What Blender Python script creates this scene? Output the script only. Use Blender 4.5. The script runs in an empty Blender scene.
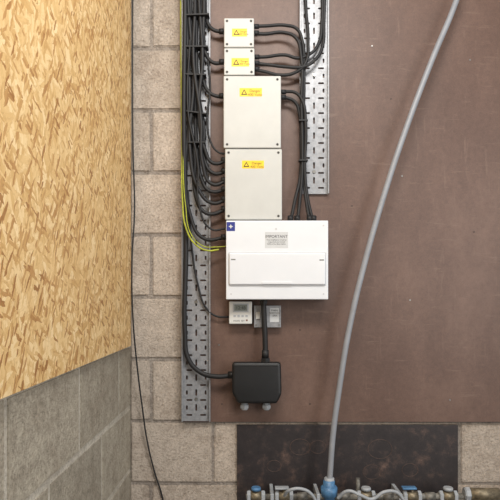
import bpy, bmesh, math, random
from mathutils import Vector, Matrix
random.seed(4)
S=0.00365; D=2.13; CZ=1.5      # metres per unit on wall survey grid, camera distance, eye height
sc=bpy.context.scene
def P(px,py,d=0.0):
    k=S*(D-d)/D
    return Vector(((px-250)*k,-d,CZ+(297-py)*k))
def lin(c):
    return tuple((v/255/12.92 if v/255<=0.04045 else ((v/255+0.055)/1.055)**2.4) for v in c)+(1,)

# ---------------------------------------------------------------- materials
class NT:
    def __init__(s,name):
        s.m=bpy.data.materials.new(name); s.m.use_nodes=True
        s.n=s.m.node_tree.nodes; s.l=s.m.node_tree.links
        s.b=s.n['Principled BSDF']
    def add(s,t,**k):
        n=s.n.new(t)
        for a,v in k.items(): setattr(n,a,v)
        return n
    def link(s,a,b): s.l.new(a,b)
    def noise(s,vec,scale,detail=4,rough=.6,dim='3D'):
        n=s.add('ShaderNodeTexNoise'); n.inputs['Scale'].default_value=scale
        n.inputs['Detail'].default_value=detail; n.inputs['Roughness'].default_value=rough
        if vec is not None: s.link(vec,n.inputs['Vector'])
        return n.outputs['Fac']
    def ramp(s,fac,stops):
        r=s.add('ShaderNodeValToRGB'); e=r.color_ramp.elements
        while len(e)<len(stops): e.new(.5)
        for i,(p,c) in enumerate(stops): e[i].position=p; e[i].color=c
        s.link(fac,r.inputs['Fac']); return r.outputs['Color']
    def mix(s,fac,a,b,mode='MIX'):
        m=s.add('ShaderNodeMix',data_type='RGBA',blend_type=mode)
        for sock,v in ((m.inputs[0],fac),(m.inputs[6],a),(m.inputs[7],b)):
            if isinstance(v,(int,float,tuple)): sock.default_value=v
            else: s.link(v,sock)
        return m.outputs[2]
    def math(s,op,a,b=0.0):
        m=s.add('ShaderNodeMath',operation=op)
        for i,v in enumerate((a,b)):
            if isinstance(v,(int,float)): m.inputs[i].default_value=v
            else: s.link(v,m.inputs[i])
        return m.outputs[0]
    def bump(s,h,strength,dist=0.002):
        b=s.add('ShaderNodeBump'); b.inputs['Strength'].default_value=strength
        b.inputs['Distance'].default_value=dist
        s.link(h,b.inputs['Height']); s.link(b.outputs[0],s.b.inputs['Normal'])
    def co(s): return s.add('ShaderNodeTexCoord').outputs['Object']

def simple(name,c,rough=.5,metal=0,var=.08,scale=30,bump=0.0):
    t=NT(name); co=t.co(); n=t.noise(co,scale)
    L=lin(c); dk=tuple(v*(1-var*2) for v in L[:3])+(1,); lt=tuple(min(1,v*(1+var)) for v in L[:3])+(1,)
    t.link(t.ramp(n,[(.3,dk),(.7,lt)]),t.b.inputs['Base Color'])
    t.b.inputs['Roughness'].default_value=rough; t.b.inputs['Metallic'].default_value=metal
    if bump: t.bump(t.noise(co,scale*8),bump,.001)
    return t.m

def block_mat(name,base,mortar=False,tint=(1.08,1.05,1.02,1)):
    t=NT(name); co=t.co()
    g=t.add('ShaderNodeNewGeometry')
    n1=t.noise(co,7,5,.7); n2=t.noise(co,130,4,.75); n3=t.noise(co,28,5,.7)
    L=Vector(lin(base)[:3])
    def c(f,tint=(1,1,1)): return (L[0]*f*tint[0],L[1]*f*tint[1],L[2]*f*tint[2],1)
    a=t.ramp(n1,[(.3,c(.80,(1,.96,.93))),(.52,c(1)),(.75,c(1.14))])
    b=t.ramp(n2,[(.30,(.34,.32,.30,1)),(.44,(.84,.83,.82,1)),(.6,(1,1,1,1)),(.75,(1.18,1.17,1.15,1))])
    col=t.mix(.75,a,b,'MULTIPLY')
    col=t.mix(.55,col,t.ramp(n3,[(.3,(.68,.67,.65,1)),(.55,(1,1,1,1))]),'MULTIPLY')
    if not mortar:
        r=t.ramp(g.outputs['Random Per Island'],[(0,(.86,.85,.84,1)),(.5,(.97,.95,.93,1)),(1,tint)])
        col=t.mix(1.0,col,r,'MULTIPLY')
    t.link(col,t.b.inputs['Base Color']); t.b.inputs['Roughness'].default_value=.95
    h=t.math('ADD',t.math('MULTIPLY',t.ramp(n2,[(.3,(0,0,0,1)),(.55,(1,1,1,1))]),.7),n3)
    t.bump(h,.7,.004)
    return t.m

def osb_mat():
    t=NT('osb_strands'); co=t.co()
    sp=t.add('ShaderNodeSeparateXYZ'); t.link(co,sp.inputs[0])
    cb=t.add('ShaderNodeCombineXYZ'); t.link(sp.outputs['Y'],cb.inputs['X']); t.link(sp.outputs['Z'],cb.inputs['Y'])
    base=cb.outputs[0]
    dn=t.add('ShaderNodeTexNoise'); dn.inputs['Scale'].default_value=30; dn.inputs['Detail'].default_value=5; dn.inputs['Roughness'].default_value=.7; t.link(base,dn.inputs['Vector'])
    vm=t.add('ShaderNodeVectorMath',operation='MULTIPLY_ADD'); t.link(dn.outputs['Color'],vm.inputs[0])
    vm.inputs[1].default_value=(.014,.014,0); t.link(base,vm.inputs[2])
    vec=vm.outputs[0]; col=None; hgt=None
    D1=lin((204,164,106)); D2=lin((220,184,126)); D3=lin((230,197,142)); D4=lin((241,214,166))
    for i,(ang,th,sx,sy) in enumerate([(10,-1,12,36),(75,.45,12,42),(-40,.5,14,48),(100,.5,13,46),(40,.55,15,54),(155,.58,16,54),(88,.62,16,66),(-15,.66,19,74),(62,.70,22,86),(115,.80,34,150),(20,.82,34,150),(-60,.82,34,150)]):
        m1=t.add('ShaderNodeMapping'); m1.inputs['Rotation'].default_value=(0,0,math.radians(ang)); m1.inputs['Location'].default_value=(i*3.7,i*1.9,0)
        t.link(vec,m1.inputs['Vector'])
        m2=t.add('ShaderNodeMapping'); m2.inputs['Scale'].default_value=(sx,sy,1); t.link(m1.outputs[0],m2.inputs['Vector'])
        v=t.add('ShaderNodeTexVoronoi',voronoi_dimensions='2D'); v.inputs['Scale'].default_value=1.0
        t.link(m2.outputs[0],v.inputs['Vector'])
        s=t.add('ShaderNodeSeparateColor'); t.link(v.outputs['Color'],s.inputs[0])
        if i<9: c=t.ramp(s.outputs[0],[(0,D1),(.15,D2),(.5,D3),(.95,D4)])
        else: c=t.ramp(s.outputs[0],[(0,lin((160,114,66))),(.3,lin((190,146,92))),(.55,D1),(.95,D3)])
        gm=t.add('ShaderNodeMapping'); gm.inputs['Scale'].default_value=(1.2,7,1); t.link(m2.outputs[0],gm.inputs['Vector'])
        gr=t.noise(gm.outputs[0],1.0,3)
        c=t.mix(.5,c,t.ramp(gr,[(.3,(.84,.76,.64,1)),(.6,(1.04,1.03,1.02,1))]),'MULTIPLY')
        c=t.mix(.4,c,t.ramp(v.outputs['Distance'],[(.55,(1,1,1,1)),(.85,(.66,.54,.40,1))]),'MULTIPLY')
        if col is None: col=c; hgt=s.outputs[0]
        else:
            k=t.math('GREATER_THAN',s.outputs[1],th)
            col=t.mix(k,col,c)
            hm=t.add('ShaderNodeMix',data_type='FLOAT'); t.link(k,hm.inputs[0]); t.link(hgt,hm.inputs[2]); t.link(s.outputs[0],hm.inputs[3]); hgt=hm.outputs[0]
    sp_=t.noise(base,120,3,.7)
    col=t.mix(.5,col,t.ramp(sp_,[(.30,(.5,.38,.26,1)),(.42,(1,1,1,1))]),'MULTIPLY')
    bl=t.noise(base,5,4,.6)
    col=t.mix(.4,col,t.ramp(bl,[(.35,(.88,.82,.72,1)),(.6,(1.03,1.02,1.0,1))]),'MULTIPLY')
    t.link(col,t.b.inputs['Base Color']); t.b.inputs['Roughness'].default_value=.6
    t.bump(hgt,.35,.0012)
    return t.m

def board_mat():
    t=NT('brown_board'); co=t.co()
    mp=t.add('ShaderNodeMapping'); mp.inputs['Scale'].default_value=(1,1,.6); t.link(co,mp.inputs['Vector'])
    n1=t.noise(mp.outputs[0],2.6,7,.68); n2=t.noise(co,60,5,.75); n3=t.noise(co,400,2,.6)
    col=t.ramp(n1,[(.28,lin((88,65,55))),(.5,lin((101,77,66))),(.70,lin((117,92,80)))])
    col=t.mix(.7,col,t.ramp(n2,[(.3,(.80,.79,.78,1)),(.6,(1.05,1.05,1.05,1))]),'MULTIPLY')
    col=t.mix(.6,col,t.ramp(n3,[(.3,(.75,.75,.75,1)),(.6,(1.07,1.07,1.07,1))]),'MULTIPLY')
    for sx,sz,rot,f in ((3,24,.5,.4),(20,2.5,.25,.28)):
        m2=t.add('ShaderNodeMapping'); m2.inputs['Scale'].default_value=(sx,1,sz); m2.inputs['Rotation'].default_value=(0,rot,0); t.link(co,m2.inputs['Vector'])
        sc_=t.noise(m2.outputs[0],2.0,6,.72)
        col=t.mix(t.ramp(sc_,[(.58,(0,0,0,1)),(.74,(f,f,f,1))]),col,lin((150,126,111)))
    t.link(col,t.b.inputs['Base Color']); t.b.inputs['Roughness'].default_value=.5
    t.bump(n3,.12,.001)
    return t.m

M={}
M['block']=block_mat('concrete_block',(197,185,172))
M['mortar']=block_mat('mortar',(160,150,140),True)
M['block_l']=block_mat('concrete_block_left_shaded',(176,168,152),False,(1.04,1.03,1.02,1))  # same block as the front wall, its dimmer lighting painted in as darker colour
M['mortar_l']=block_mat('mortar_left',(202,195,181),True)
M['osb']=osb_mat(); M['board']=board_mat()
M['galv']=simple('galvanised_steel',(152,153,156),.45,.35,.14,60)
M['black']=simple('black_pvc',(25,25,27),.6,0,.1,40)
M['blackbox']=simple('black_plastic_case',(24,24,25),.45,0,.15,18,.05)
M['enc']=simple('grey_plastic_enclosure',(192,193,189),.5,0,.03,12)
M['seam']=simple('seam_shadow_gap',(120,120,116),.7,0,.05,12)
M['softseam']=simple('white_recess',(195,197,200),.6,0,.02,12)
M['white']=simple('white_powder_coat',(222,225,229),.35,0,.015,10)
M['whiteP']=simple('white_plastic',(208,208,204),.4,0,.03,12)
M['yellow']=simple('yellow_label',(235,200,30),.5,0,.04,50)
M['ink']=simple('black_ink',(25,22,20),.6,0,.02,50)
M['red']=simple('red_ink',(100,50,20),.6,0,.02,50)
M['blue']=simple('blue_label',(36,48,130),.5,0,.05,50)
M['grey']=simple('grey_pvc_pipe',(144,147,153),.45,0,.05,20)
M['gland']=simple('grey_nylon_gland',(166,170,174),.5,0,.06,30)
M['lcd']=simple('lcd_panel',(120,126,120),.25,0,.05,30)
M['screw']=simple('steel_screw',(140,138,134),.35,.8,.1,80)
M['earth']=simple('earth_sleeve_yellow_green',(170,176,48),.5,0,.2,60)
M['bluefit']=simple('blue_fitting',(84,130,172),.4,0,.2,45)
M['brass']=simple('tarnished_brass',(140,128,106),.5,.5,.3,60)
M['pipe']=simple('painted_pipe',(130,126,118),.55,.15,.35,50)
M['paper']=simple('paper_label',(200,202,203),.6,0,.03,30)
M['conc']=simple('floor_concrete',(120,116,110),.9,0,.2,6,.3)
t=NT('black_panel'); co=t.co(); n=t.noise(co,12,8,.78); n2=t.noise(co,300,2)
c=t.ramp(n,[(.35,lin((36,30,31))),(.52,lin((48,41,41))),(.60,lin((72,58,53))),(.70,lin((112,90,80)))])
c=t.mix(.5,c,t.ramp(n2,[(.3,(.6,.6,.6,1)),(.6,(1.1,1.1,1.1,1))]),'MULTIPLY')
t.link(c,t.b.inputs['Base Color']); t.b.inputs['Roughness'].default_value=.5
M['bpanel']=t.m
M['brownink']=simple('faded_brown_print',(84,66,58),.6,0,.3,60)

# ---------------------------------------------------------------- geometry helpers
def link(o,parent=None):
    sc.collection.objects.link(o)
    if parent:
        o.parent=parent; o.matrix_parent_inverse=parent.matrix_world.inverted()
    return o
def empty(name,loc):
    e=bpy.data.objects.new(name,None); e.empty_display_size=.03; e.location=loc; e.matrix_world=Matrix.Translation(loc)
    sc.collection.objects.link(e); return e
def box(name,a,b,mat,bev=0.0,parent=None,seg=3):
    lo=Vector([min(a[i],b[i]) for i in range(3)]); hi=Vector([max(a[i],b[i]) for i in range(3)]); c=(lo+hi)/2
    bm=bmesh.new(); bmesh.ops.create_cube(bm,size=1)
    for v in bm.verts: v.co=Vector([v.co[i]*(hi-lo)[i] for i in range(3)])
    if bev: bmesh.ops.bevel(bm,geom=bm.edges[:],offset=bev,segments=seg,affect='EDGES',profile=.5)
    me=bpy.data.meshes.new(name); bm.to_mesh(me); bm.free(); me.materials.append(mat)
    o=bpy.data.objects.new(name,me); o.location=c; o.matrix_world=Matrix.Translation(c)
    return link(o,parent)
def pbox(name,x0,y0,x1,y1,db,df,mat,bev=0.0,parent=None,seg=3):
    a=P(x0,y0,df); b=P(x1,y1,df)
    return box(name,(a.x,-df,a.z),(b.x,-db,b.z),mat,bev,parent,seg)
def cyl(name,p0,p1,r,mat,parent=None,r2=None,n=24,bev=0):
    p0=Vector(p0);p1=Vector(p1); d=p1-p0
    bm=bmesh.new(); bmesh.ops.create_cone(bm,cap_ends=True,segments=n,radius1=r,radius2=r if r2 is None else r2,depth=d.length)
    if bev:
        es=[e for e in bm.edges if len(e.link_faces)==2 and any(len(f.verts)>4 for f in e.link_faces)]
        bmesh.ops.bevel(bm,geom=es,offset=bev,segments=2,affect='EDGES')
    for f in bm.faces: f.smooth=len(f.verts)<=4 and n>8
    me=bpy.data.meshes.new(name); bm.to_mesh(me); bm.free(); me.materials.append(mat)
    o=bpy.data.objects.new(name,me)
    o.matrix_world=Matrix.Translation((p0+p1)/2)@d.to_track_quat('Z','Y').to_matrix().to_4x4()
    return link(o,parent)
def bake(cu,name,mat,parent=None,mw=None,smooth=True):
    o=bpy.data.objects.new('tmp',cu); sc.collection.objects.link(o)
    if mw is not None: o.matrix_world=mw
    bpy.context.view_layer.update()
    me=bpy.data.meshes.new_from_object(o.evaluated_get(bpy.context.evaluated_depsgraph_get()))
    w=o.matrix_world.copy(); me.transform(w); bpy.data.objects.remove(o)
    ctr=sum((v.co for v in me.vertices),Vector())/max(1,len(me.vertices))
    me.transform(Matrix.Translation(-ctr)); me.materials.clear(); me.materials.append(mat)
    if smooth:
        for p in me.polygons: p.use_smooth=True
    q=bpy.data.objects.new(name,me); q.location=ctr; q.matrix_world=Matrix.Translation(ctr)
    return link(q,parent)
def tube(name,paths,r,mat,parent=None,world=False):
    cu=bpy.data.curves.new(name,'CURVE'); cu.dimensions='3D'; cu.bevel_depth=r; cu.bevel_resolution=4; cu.resolution_u=10; cu.use_fill_caps=True
    for path in paths:
        s=cu.splines.new('BEZIER'); s.bezier_points.add(len(path)-1)
        for bp,p in zip(s.bezier_points,path):
            bp.co=Vector(p) if world else P(*p); bp.handle_left_type=bp.handle_right_type='AUTO'
    return bake(cu,name,mat,parent)
def text(name,s,px,py,d,size,mat,parent,align='CENTER'):
    cu=bpy.data.curves.new(name,'FONT'); cu.body=s; cu.size=size*S; cu.align_x=align; cu.extrude=.0001
    return bake(cu,name,mat,parent,Matrix.Translation(P(px,py,d))@Matrix.Rotation(math.pi/2,4,'X'),False)
def poly(name,pts,mat,parent,d,th=.0004):
    bm=bmesh.new(); vs=[bm.verts.new(P(x,y,d)) for x,y in pts]; f=bm.faces.new(vs)
    r=bmesh.ops.extrude_face_region(bm,geom=[f])
    for v in r['geom']:
        if isinstance(v,bmesh.types.BMVert): v.co.y-=th
    bmesh.ops.recalc_face_normals(bm,faces=bm.faces)
    me=bpy.data.meshes.new(name); bm.to_mesh(me); bm.free(); me.materials.append(mat)
    return link(bpy.data.objects.new(name,me),parent)

# ---------------------------------------------------------------- block walls (real blocks and recessed mortar)
PITCH=62.2*S
def block_wall(name,origin_z,axis,lo,hi,anchor,plane,mats,parity,rec=.006,j=.006):
    bm=bmesh.new(); L=.450; H=PITCH; depth=.1
    def add(u0,u1,z0,z1,off,mi,bev):
        u0=max(u0,lo);u1=min(u1,hi);z0=max(z0,0);z1=min(z1,3.0)
        if u1-u0<.014 or z1-z0<.014: return
        b2=bmesh.new(); bmesh.ops.create_cube(b2,size=1)
        jt=[random.uniform(-.002,.002) for _ in range(4)] if bev else [0]*4
        for v in b2.verts:
            u=u0+(v.co.x+.5)*(u1-u0); z=z0+(v.co.z+.5)*(z1-z0); w=(v.co.y+.5)
            u+=jt[0] if v.co.z>0 else jt[1]
            z+=jt[2] if v.co.x>0 else jt[3]
            v.co=(u, plane+off+w*depth, z) if axis=='X' else (plane-off-w*depth,u,z)
        if bev: bmesh.ops.bevel(b2,geom=b2.edges[:],offset=bev,segments=2,affect='EDGES')
        bmesh.ops.recalc_face_normals(b2,faces=b2.faces)
        for f in b2.faces: f.material_index=mi
        m=bpy.data.meshes.new('t'); b2.to_mesh(m); b2.free(); bm.from_mesh(m); bpy.data.meshes.remove(m)
    k0=int(math.floor(-origin_z/H))-1
    for k in range(k0,k0+18):
        z=origin_z+k*H
        sh=anchor+(L/2 if (k+parity)%2 else 0)
        n0=int(math.floor((lo-sh)/L))-1
        for n in range(n0,n0+int((hi-lo)/L)+4):
            add(sh+n*L+j,sh+(n+1)*L-j,z+j,z+H-j,random.uniform(0,.0015),0,.0035)
    add(lo,hi,0,3.0,rec,1,0)
    me=bpy.data.meshes.new(name); bm.to_mesh(me); bm.free()
    for m in mats: me.materials.append(m)
    return link(bpy.data.objects.new(name,me))
XW=-.435
block_wall('wall_front',P(0,235).z,'X',XW,2.2,P(151,0).x,0.0,[M['block'],M['mortar']],1)
block_wall('wall_left',P(0,407).z,'Y',-3.2,.1,-.637,XW,[M['block_l'],M['mortar_l']],0,.0028,.0055)
box('floor',(XW-.1,-3.2,-.1),(2.2,.1,0),M['conc'])
zb=P(0,346,.06).z
box('osb_sheet',(XW,-3.0,zb),(XW+.012,-.055,2.98),M['osb'],.0008)
a=P(182,422,.012)
box('backing_board',(a.x,-.012,a.z),(2.1,0,2.95),M['board'],.001)
bp=empty('black_panel',P(347,456,.01))
pbox('sheet',237,425,458,520,0,.01,M['bpanel'],.001,bp)
for i,(x,y,r) in enumerate([(300,447,10),(318,447,8),(380,449,12),(372,472,9),(410,470,8),(274,466,7)]):
    pts=[(x+r*math.cos(a*math.pi/12),y+r*.8*math.sin(a*math.pi/12)) for a in range(25)]
    tube('ring_mark_%d'%i,[[(p[0],p[1],.0098) for p in pts]],.0011,M['brownink'],bp)
bs=empty('board_screws',P(375,60,.012))
for i,(x,y) in enumerate([(372,46),(391,99),(402,176),(352,206),(470,60),(474,232),(410,300),(300,330),(219,345),(310,404),(450,400),(222,404)]):
    p=P(x,y,.012); cyl('screw_%d'%i,p,p+Vector((0,-.0012,0)),.0032,M['brownink' if i%2 else 'screw'],bs,bev=.0004)

# ---------------------------------------------------------------- perforated cable trays
def slot(cu,cx,cy,w,h):
    s=cu.splines.new('POLY'); r=min(w,h)/2; pts=[]
    if w>=h: ends=[(cx+w/2-r,cy,-90),(cx-w/2+r,cy,90)]
    else: ends=[(cx,cy+h/2-r,0),(cx,cy-h/2+r,180)]
    for ex,ey,a0 in ends:
        for i in range(7):
            a=math.radians(a0+i*30); pts.append((ex+r*math.cos(a),ey+r*math.sin(a)))
    s.points.add(len(pts)-1)
    for q,p in zip(s.points,pts): q.co=(p[0],p[1],0,1)
    s.use_cyclic_u=True
def tray(px0,px1,py0,py1):
    d=.022; a=P(px0,py0,d); b=P(px1,py1,d); W=b.x-a.x; H=a.z-b.z
    e=empty('cable_tray',Vector(((a.x+b.x)/2,-d,(a.z+b.z)/2)))
    cu=bpy.data.curves.new('plate','CURVE'); cu.dimensions='2D'; cu.fill_mode='BOTH'; cu.extrude=.0006
    s=cu.splines.new('POLY'); s.points.add(3)
    for q,p in zip(s.points,[(0,0),(W,0),(W,H),(0,H)]): q.co=(p[0],p[1],0,1)
    s.use_cyclic_u=True
    y=.022; k=0
    while y<H-.02:
        if k%2==0:
            slot(cu,W*.25,y,.022,.0065); slot(cu,W*.75,y,.022,.0065)
        else:
            slot(cu,W*.16,y,.0065,.016); slot(cu,W*.5,y,.0065,.024); slot(cu,W*.84,y,.0065,.016)
        y+=.027; k+=1
    bake(cu,'plate',M['galv'],e,Matrix.Translation((a.x,-d,b.z))@Matrix.Rotation(math.pi/2,4,'X'),False)
    for n,x in (('flange_1',a.x),('flange_2',b.x)):
        box(n,(x-.0007,-d-.013,b.z),(x+.0007,-d,a.z),M['galv'],.0003,e,1)
        box(n+'_lip',(x-.0025,-d-.0145,b.z),(x+.0025,-d-.0125,a.z),M['galv'],.0008,e,1)
    for i in range(int(H/.35)+1):
        z=b.z+.06+i*.35
        if z>a.z: break
        cyl('standoff_%d'%i,(a.x+W*.5,-.0119,z+.02),(a.x+W*.5,-d,z+.02),.006,M['screw'],e)
        cyl('bolt_%d'%i,(a.x+W*.5,-d,z+.02),(a.x+W*.5,-d-.004,z+.02),.0065,M['screw'],e,n=6)
tray(182.5,210,-40,421)
tray(300,328,-40,194)

# ---------------------------------------------------------------- junction boxes
def label(e,x0,y0,x1,y1,d):
    pbox('label',x0,y0,x1,y1,d,d+.0004,M['yellow'],0,e)
    h=y1-y0; w=x1-x0; cx=x0+h*.55; cy=(y0+y1)/2
    poly('hazard_triangle',[(cx-h*.36,cy+h*.3),(cx+h*.36,cy+h*.3),(cx,cy-h*.36)],M['ink'],e,d+.0005)
    poly('hazard_fill',[(cx-h*.2,cy+h*.2),(cx+h*.2,cy+h*.2),(cx,cy-h*.18)],M['yellow'],e,d+.001)
    text('label_text','Danger\n400 Volts',(x0+h+x1)/2,cy-h*.02,d+.0006,h*.42 if w>20 else h*.3,M['red'],e)
def jbox(x0,y0,x1,y1,db,df,lab,inset=3.6):
    e=empty('junction_box',P((x0+x1)/2,(y0+y1)/2,df))
    pbox('base',x0+.3,y0+.3,x1-.3,y1-.3,db,df-.022,M['enc'],.003,e)
    pbox('gasket',x0+.7,y0+.7,x1-.7,y1-.7,df-.023,df-.018,M['seam'],0,e)
    pbox('lid',x0,y0,x1,y1,df-.019,df,M['enc'],.0035,e,4)
    for i,(x,y) in enumerate([(x0+inset,y0+inset),(x1-inset,y0+inset),(x0+inset,y1-inset),(x1-inset,y1-inset)]):
        p=P(x,y,df); cyl('screw_well_%d'%i,p+Vector((0,.002,0)),p+Vector((0,-.0004,0)),.0048,M['seam'],e)
        cyl('lid_screw_%d'%i,p,p+Vector((0,-.001,0)),.0032,M['ink'],e)
    label(e,*lab,df)
    return e
jbox(224,18,254,47.2,.012,.075,(232,28.5,247,36.5),3)
jbox(224,48,254.5,75,.012,.075,(231.5,58,249,66.5),3)
jbox(223.5,75.8,281,148,.012,.085,(239.5,88,262,96.5))
jbox(225,149,282,219.6,.012,.085,(242,160.5,264,168.5))

# ---------------------------------------------------------------- consumer unit
e=empty('consumer_unit',P(277,260,.1))
pbox('body',226,220.5,328,299.5,.012,.088,M['white'],.003,e)
pbox('front_cover',226,220.5,328.3,299.5,.089,.104,M['white'],.003,e)
pbox('cover_gap',227,221.5,327.3,298.5,.087,.090,M['seam'],0,e)
pbox('door_recess',228.3,252.4,326.2,285.4,.104,.1044,M['softseam'],0,e)
pbox('door_flap',229,253,325.5,284.8,.1043,.113,M['white'],.0045,e,5)
pbox('door_lip',262,281.8,292,284.0,.113,.1155,M['white'],.001,e)
for i,(x,y) in enumerate([(231.5,259.5),(320,260)]):
    pbox('catch_%d'%i,x-.5,y-.6,x+4,y+.6,.113,.1134,M['seam'],0,e)
for i,(x,y) in enumerate([(231,294),(323.5,294),(323.5,225.5)]):
    p=P(x,y,.104); cyl('cover_screw_%d'%i,p,p+Vector((0,-.001,0)),.0028,M['softseam'],e)
pbox('maker_label',226.6,222,235,231,.104,.1045,M['blue'],0,e)
poly('maker_star',[(230.8+2.4*(1 if k%2==0 else .45)*math.sin(k*math.pi/4),226.5-2.4*(1 if k%2==0 else .45)*math.cos(k*math.pi/4)) for k in range(8)],M['paper'],e,.1046)
pbox('notice_label',265,232,288,248,.104,.1044,M['paper'],0,e)
p=P(276,229,.104); cyl('notice_dot',p,p+Vector((0,-.0006,0)),.004,M['paper'],e)
text('notice_text','IMPORTANT',276.5,237.8,.1046,3.8,M['ink'],e)
text('notice_lines','This installation must be\ninspected and tested\nbefore the date below',276.5,240.5,.1046,1.95,M['ink'],e)

# ---------------------------------------------------------------- timer and metal switch
e=empty('timer_thermostat',P(240,312,.05))
pbox('case',229,301.5,252,324,.012,.05,M['whiteP'],.003,e)
pbox('display_bezel',233,303.5,248.5,312,.05,.052,M['gland'],.0006,e)
pbox('display',234.3,304.6,247.2,310.8,.052,.0525,M['lcd'],0,e)
text('digits','12:48',240.7,309.4,.0527,4.4,M['ink'],e)
for i in range(4):
    pbox('button_%d'%i,233.5+i*4,315,235.8+i*4,317,.05,.0515,M['gland'],.0003,e)
pbox('red_lamp',246,319.5,247.6,321,.05,.051,M['red'],0,e)
text('caption','MODE  SET',239,321.6,.0502,2.2,M['ink'],e)
e=empty('metal_switch_box',P(267,316,.04))
pbox('back_box',254.5,306,280.5,327,.012,.036,M['galv'],.002,e)
pbox('face_plate',254,305.5,281,327.5,.036,.0395,M['galv'],.0015,e)
pbox('rating_label',270,308,279,322,.0395,.0399,M['paper'],0,e)
pbox('rocker',256,312,260,319,.0395,.044,M['whiteP'],.001,e)
for i,(x,y) in enumerate([(256.2,308),(256.2,325),(279,325)]):
    p=P(x,y,.0395); cyl('plate_screw_%d'%i,p,p+Vector((0,-.001,0)),.003,M['screw'],e)
text('rating_text','MAIN\nSWITCH\n100A',274.5,311.3,.0401,2.6,M['ink'],e)

# ---------------------------------------------------------------- black joint enclosure
e=empty('cable_joint_enclosure',P(257,385,.05))
def case(name,outline,d0,d1,bev):
    bm=bmesh.new(); k=[P(x,y,d1) for x,y in outline]
    f=bm.faces.new([bm.verts.new((v.x,-d0,v.z)) for v in k]); r=bmesh.ops.extrude_face_region(bm,geom=[f])
    for v in r['geom']:
        if isinstance(v,bmesh.types.BMVert): v.co.y=-d1
    bmesh.ops.recalc_face_normals(bm,faces=bm.faces)
    bmesh.ops.bevel(bm,geom=bm.edges[:],offset=bev,segments=4,affect='EDGES',profile=.6)
    me=bpy.data.meshes.new(name); bm.to_mesh(me); bm.free(); me.materials.append(M['blackbox'])
    for pl in me.polygons: pl.use_smooth=True
    return link(bpy.data.objects.new(name,me),e)
case('base',[(233,365),(280,365),(281,392),(277,402),(238,402),(232,392)],.012,.05,.008)
case('cover',[(232,362.5),(281,362.5),(281.8,394),(277,404),(238,404),(232,393)],.051,.092,.012)
pbox('hinge_rib',235,365.5,278,366.6,.088,.0925,M['blackbox'],.001,e)
for i,x in enumerate((244.5,266.5)):
    a=P(x,400,.05); b=P(x,404.5,.05); c=P(x,408,.05); d=P(x,410,.05)
    cyl('gland_body_%d'%i,a,b,.012,M['gland'],e)
    cyl('gland_nut_%d'%i,b,c,.0165,M['gland'],e,n=6,bev=.001)
    cyl('gland_dome_%d'%i,c,d,.0145,M['gland'],e,r2=.009)
cyl('entry_gland',P(228,375,.055),P(235,375,.055),.013,M['blackbox'],e)
e=empty('supply_conduit',P(265,330,.07))
tube('conduit',[[(263.5,300,.07),(264,315,.066),(265,335,.066),(265.5,362,.066)]],.0095,M['black'],e)
cyl('lock_nut',P(263.5,300,.07),P(263.5,304,.07),.0155,M['black'],e,n=6,bev=.001)
cyl('coupler',P(265.3,350,.066),P(265.3,358,.066),.0125,M['black'],e,bev=.001)
cyl('lower_nut',P(265.5,358,.066),P(265.5,362.5,.066),.017,M['black'],e,n=6,bev=.001)

# ---------------------------------------------------------------- cables
e=empty('cable_bundle',P(196,120,.04))
R=.0066
thick=[
 [(206,-40,.045),(205,0,.045),(206.5,18,.045),(211,28,.047),(219,31.5,.047),(226,31.5,.047)],
 [(203,-40,.055),(204,5,.055),(203.5,36,.055),(206,54,.05),(213,62.5,.05),(226,62,.05)],
 [(201.5,-40,.045),(202,0,.045),(201,50,.045),(203,78,.045),(208,91,.047),(216,96,.047),(226,96,.047)],
 [(197,-40,.055),(199,0,.055),(202.5,60,.064),(199,105,.066),(205,150,.06),(213,163,.055),(228,160,.052)],
 [(196,-40,.042),(196.5,0,.042),(198,90,.042),(204,130,.042),(204,157,.046),(213,173,.05),(228,171,.05)],
 [(193,-40,.054),(195,0,.056),(193.5,60,.066),(201,120,.068),(203,165,.064),(212,184,.058),(228,180,.052)],
 [(191,-40,.043),(190.5,0,.043),(195,90,.043),(197,150,.043),(202,180,.046),(210,191,.05),(228,189,.05)],
 [(187.5,-40,.055),(188,0,.055),(193.5,80,.058),(190,150,.060),(200,192,.056),(212,203,.054),(228,199,.052)],
 [(186,-40,.043),(188,0,.043),(187,100,.043),(195,160,.043),(195,192,.046),(206,213,.052),(228,209,.05)],
 [(184.5,-40,.055),(185.5,0,.055),(189.5,110,.056),(185.5,175,.052),(190,214,.048),(203,238,.048),(228,237,.048)],
]
tube('thick_cables',thick,R,M['black'],e)
tube('thin_cables',[
 [(190,40,.068),(188,110,.069),(198,165,.074),(199,205,.070),(211,229,.062),(228,228,.06)],
 [(208,60,.05),(210,90,.05),(207,118,.05),(210,140,.055),(218,152,.058),(228,154,.058)],
 [(188,190,.04),(192,250,.036),(198,285,.036),(206,308,.034),(216,316,.032),(229.2,317,.03)]],.0036,M['black'],e)
for i,(x0,x1,y) in enumerate([(184,209,14),(185,208,46),(185,206,74),(186,206,112),(188,205,142)]):
    o=pbox('cable_tie_%d'%i,x0,y-.8,x1,y+.8,.034,.072,M['black'],.001,e)
    o.matrix_world=o.matrix_world@Matrix.Rotation(random.uniform(-.2,.2),4,'Y')
for i,(y,d) in enumerate([(31.5,.047),(62,.05),(96,.047),(160,.052),(171,.05),(180,.052),(189,.05),(199,.052),(209,.05),(237,.048)]):
    x=224 if y<140 else 226
    cyl('gland_%d'%i,P(x-5,y,d),P(x+.5,y,d),.0098,M['black'],e,n=12,bev=.001)
tube('supply_cable',[[(184.5,-40,.065),(185,0,.065),(184,120,.06),(186,250,.045),(185,335,.045),(188,358,.046),(200,372,.05),(216,376.5,.055),(234,375,.055)]],.0085,M['black'],e)
e=empty('earth_cable',P(184,150,.05))
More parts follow.
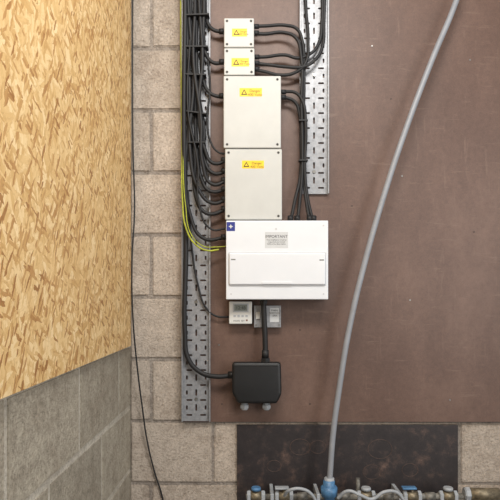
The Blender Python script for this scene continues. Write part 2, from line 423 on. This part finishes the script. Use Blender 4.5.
tube('sleeve',[[(180.5,-40,.035),(181,30,.035),(181.3,80,.035),(182,150,.045),(182.5,200,.066),(186,228,.074),(195,244,.074),(207,250.5,.068),(219,249.5,.062)]],.0030,M['earth'],e)
tube('sleeve_2',[[(183,150,.06),(183.5,180,.068),(185.5,205,.078),(191,234,.078),(203,246,.072),(216,247,.066),(229,246,.06)]],.0017,M['earth'],e)
e=empty('cable_bundle',P(300,110,.04))
tube('cables',[
 [(252,26.5,.045),(265,26,.045),(287,25.5,.045),(297,29,.045),(302,40,.046),(304,70,.046),(303,130,.044),(304,180,.05),(306,200,.06),(310,225,.07)],
 [(252,33,.05),(264,34,.05),(284,32.5,.053),(296,38,.057),(301,55,.057),(301.5,100,.055),(302,175,.055),(300,198,.06),(297,225,.07)],
 [(252,57,.045),(264,57,.045),(285,55,.05),(298,58,.05),(310,54,.05),(318,45,.045),(322,20,.04),(321,-40,.04)],
 [(252,63,.052),(266,64.5,.055),(288,67,.06),(302,67,.062),(314,61,.055),(322,48,.045),(324,20,.04),(325,-40,.04)],
 [(252,69,.045),(264,71.5,.047),(280,75,.05),(294,73,.055),(305,64,.062),(308,40,.05),(306,10,.04),(304,-40,.04)],
 [(279,92,.05),(287,91.5,.05),(296,93,.055),(302.5,101,.06),(305.5,120,.06),(305,175,.055),(308,200,.06),(314,225,.07)],
 [(279,97,.05),(287,98,.05),(295,102,.05),(299.5,114,.045),(301,140,.045),(300,178,.05),(295,200,.06),(290,225,.07)],
 ],.0058,M['black'],e)
for i,(x,y,d) in enumerate([(254,26.5,.045),(254,33,.05),(254.5,57,.045),(254.5,63,.053),(254.5,69,.046),(281,92,.05),(281,97.3,.05)]):
    cyl('gland_%d'%i,P(x-1,y,d),P(x+5,y,d),.0085,M['black'],e,n=12,bev=.001)
for i,x in enumerate([290.5,297.2,309.5,313.6]):
    cyl('top_gland_%d'%i,P(x,216,.067),P(x,221,.07),.0105,M['black'],e,n=12,bev=.001)
for i,y in enumerate([120,160]):
    pbox('cable_tie_%d'%i,299,y-.8,308,y+.8,.038,.066,M['black'],.001,e)
tube('loose_black_cable',[[(133,-60,.09),(132.5,60,.09),(133,150,.085),(134.5,210,.08),(132,260,.09),(132.5,310,.08),(137,365,.05),(142,405,.03),(147,440,.02),(154,470,.012),(163,500,.008),(172,600,.008),(176,706.5,.008)]],.0028,M['black'])

# ---------------------------------------------------------------- grey conduit leaning across and pipework
tube('grey_flexible_conduit',[[(468,-40,.07),(456.5,0,.075),(432,60,.085),(407,126,.095),(385,192,.10),(366,258,.105),(350,325,.11),(339,390,.11),(333,435,.11),(329.5,482,.11)]],.0102,M['grey'])
e=empty('pipe_manifold',P(370,500,.11))
d=.11
def pp(x,y,dd=d): return P(x,y,dd)
cyl('header_pipe',pp(246,497),pp(560,496),.0105,M['pipe'],e)
cyl('lower_pipe',pp(262,507,.08),pp(560,507,.08),.0105,M['pipe'],e)
cyl('coupling_body',pp(329,480),pp(329,500),.020,M['bluefit'],e,bev=.002)
cyl('coupling_collar',pp(329.2,477.5),pp(329.2,484),.0175,M['gland'],e,bev=.002)
cyl('coupling_nut',pp(329,486),pp(329,496),.029,M['bluefit'],e,n=10,bev=.003)
def valve(n,x,hand,vert=True):
    cyl(n+'_body',pp(x-6,496),pp(x+6,496),.0165,M['brass'],e,n=12,bev=.002)
    cyl(n+'_nut_a',pp(x-9,496),pp(x-5,496),.019,M['gland'],e,n=6,bev=.002)
    cyl(n+'_nut_b',pp(x+5,496),pp(x+9,496),.019,M['gland'],e,n=6,bev=.002)
    cyl(n+'_stem',pp(x,496),pp(x,489),.006,M['brass'],e)
    if vert: pbox(n+'_lever',x-9,488,x+5,490,.10,.125,M[hand],.002,e)
    else: cyl(n+'_wheel',pp(x,490.5),pp(x,487),.017,M[hand],e,n=10,bev=.002)
valve('valve_1',256,'bluefit',False); valve('valve_2',284,'gland'); valve('valve_3',366,'gland',False); valve('valve_4',412,'bluefit'); valve('valve_5',448,'gland',False)
for i,x in enumerate((302,345,388,430)):
    cyl('tee_%d'%i,pp(x-5,496.4),pp(x+5,496.4),.0145,M['pipe'],e,bev=.002)
    cyl('drop_%d'%i,pp(x,496.4),pp(x,690),.0095,M['pipe'],e)
    cyl('tee_nut_%d'%i,pp(x,500),pp(x,506),.0165,M['bluefit'] if i%2 else M['brass'],e,n=8,bev=.002)
cyl('strainer',pp(468,494),pp(500,494),.021,M['brass'],e,bev=.004)
cyl('strainer_cap',pp(464,494),pp(470,494),.024,M['gland'],e,n=8,bev=.003)
cyl('riser',pp(358,478,.09),pp(358,507,.09),.007,M['pipe'],e)
for i,x in enumerate((272,318,400,520)):
    p=pp(x,497); box('wall_clip_%d'%i,(p.x-.006,-d-.012,p.z-.014),(p.x+.006,0,p.z+.014),M['gland'],.002,e)
tube('flex_hoses',[[(284,496,.12),(290,490,.15),(302,489,.15),(312,495,.14),(318,510,.12)],[(338,498,.13),(348,491,.15),(360,495,.15),(372,499,.14),(384,492,.14),(396,492,.13),(404,500,.12)]],.0055,M['gland'],e)

# ---------------------------------------------------------------- camera, light
cam=bpy.data.cameras.new('camera'); co_=bpy.data.objects.new('camera',cam); sc.collection.objects.link(co_)
co_.location=(0,-D,CZ); co_.rotation_euler=(math.pi/2,0,0)
cam.sensor_width=36; cam.lens=36*D/(500*S); cam.shift_y=47/500; cam.clip_start=.01
sc.camera=co_
def area(name,loc,target,sx,sy,power,col):
    l=bpy.data.lights.new(name,'AREA'); l.shape='RECTANGLE'; l.size=sx; l.size_y=sy; l.energy=power; l.color=col
    o=bpy.data.objects.new(name,l); o.location=loc; o.rotation_euler=(Vector(target)-Vector(loc)).to_track_quat('-Z','Y').to_euler(); sc.collection.objects.link(o)
area('strip_light',(.15,-1.6,3.1),(-.3,-.2,1.6),1.0,.35,38,(1,.975,.93))
area('left_wall_fill',(1.7,-2.6,1.9),(-.435,-.6,1.7),1.0,1.8,36,(1,.985,.96))  # unseen fill lamp added to brighten the left wall and OSB
w=bpy.data.worlds.new('world'); sc.world=w; w.use_nodes=True
w.node_tree.nodes['Background'].inputs[0].default_value=(.97,.97,.98,1); w.node_tree.nodes['Background'].inputs[1].default_value=.38
sc.view_settings.view_transform='Standard'
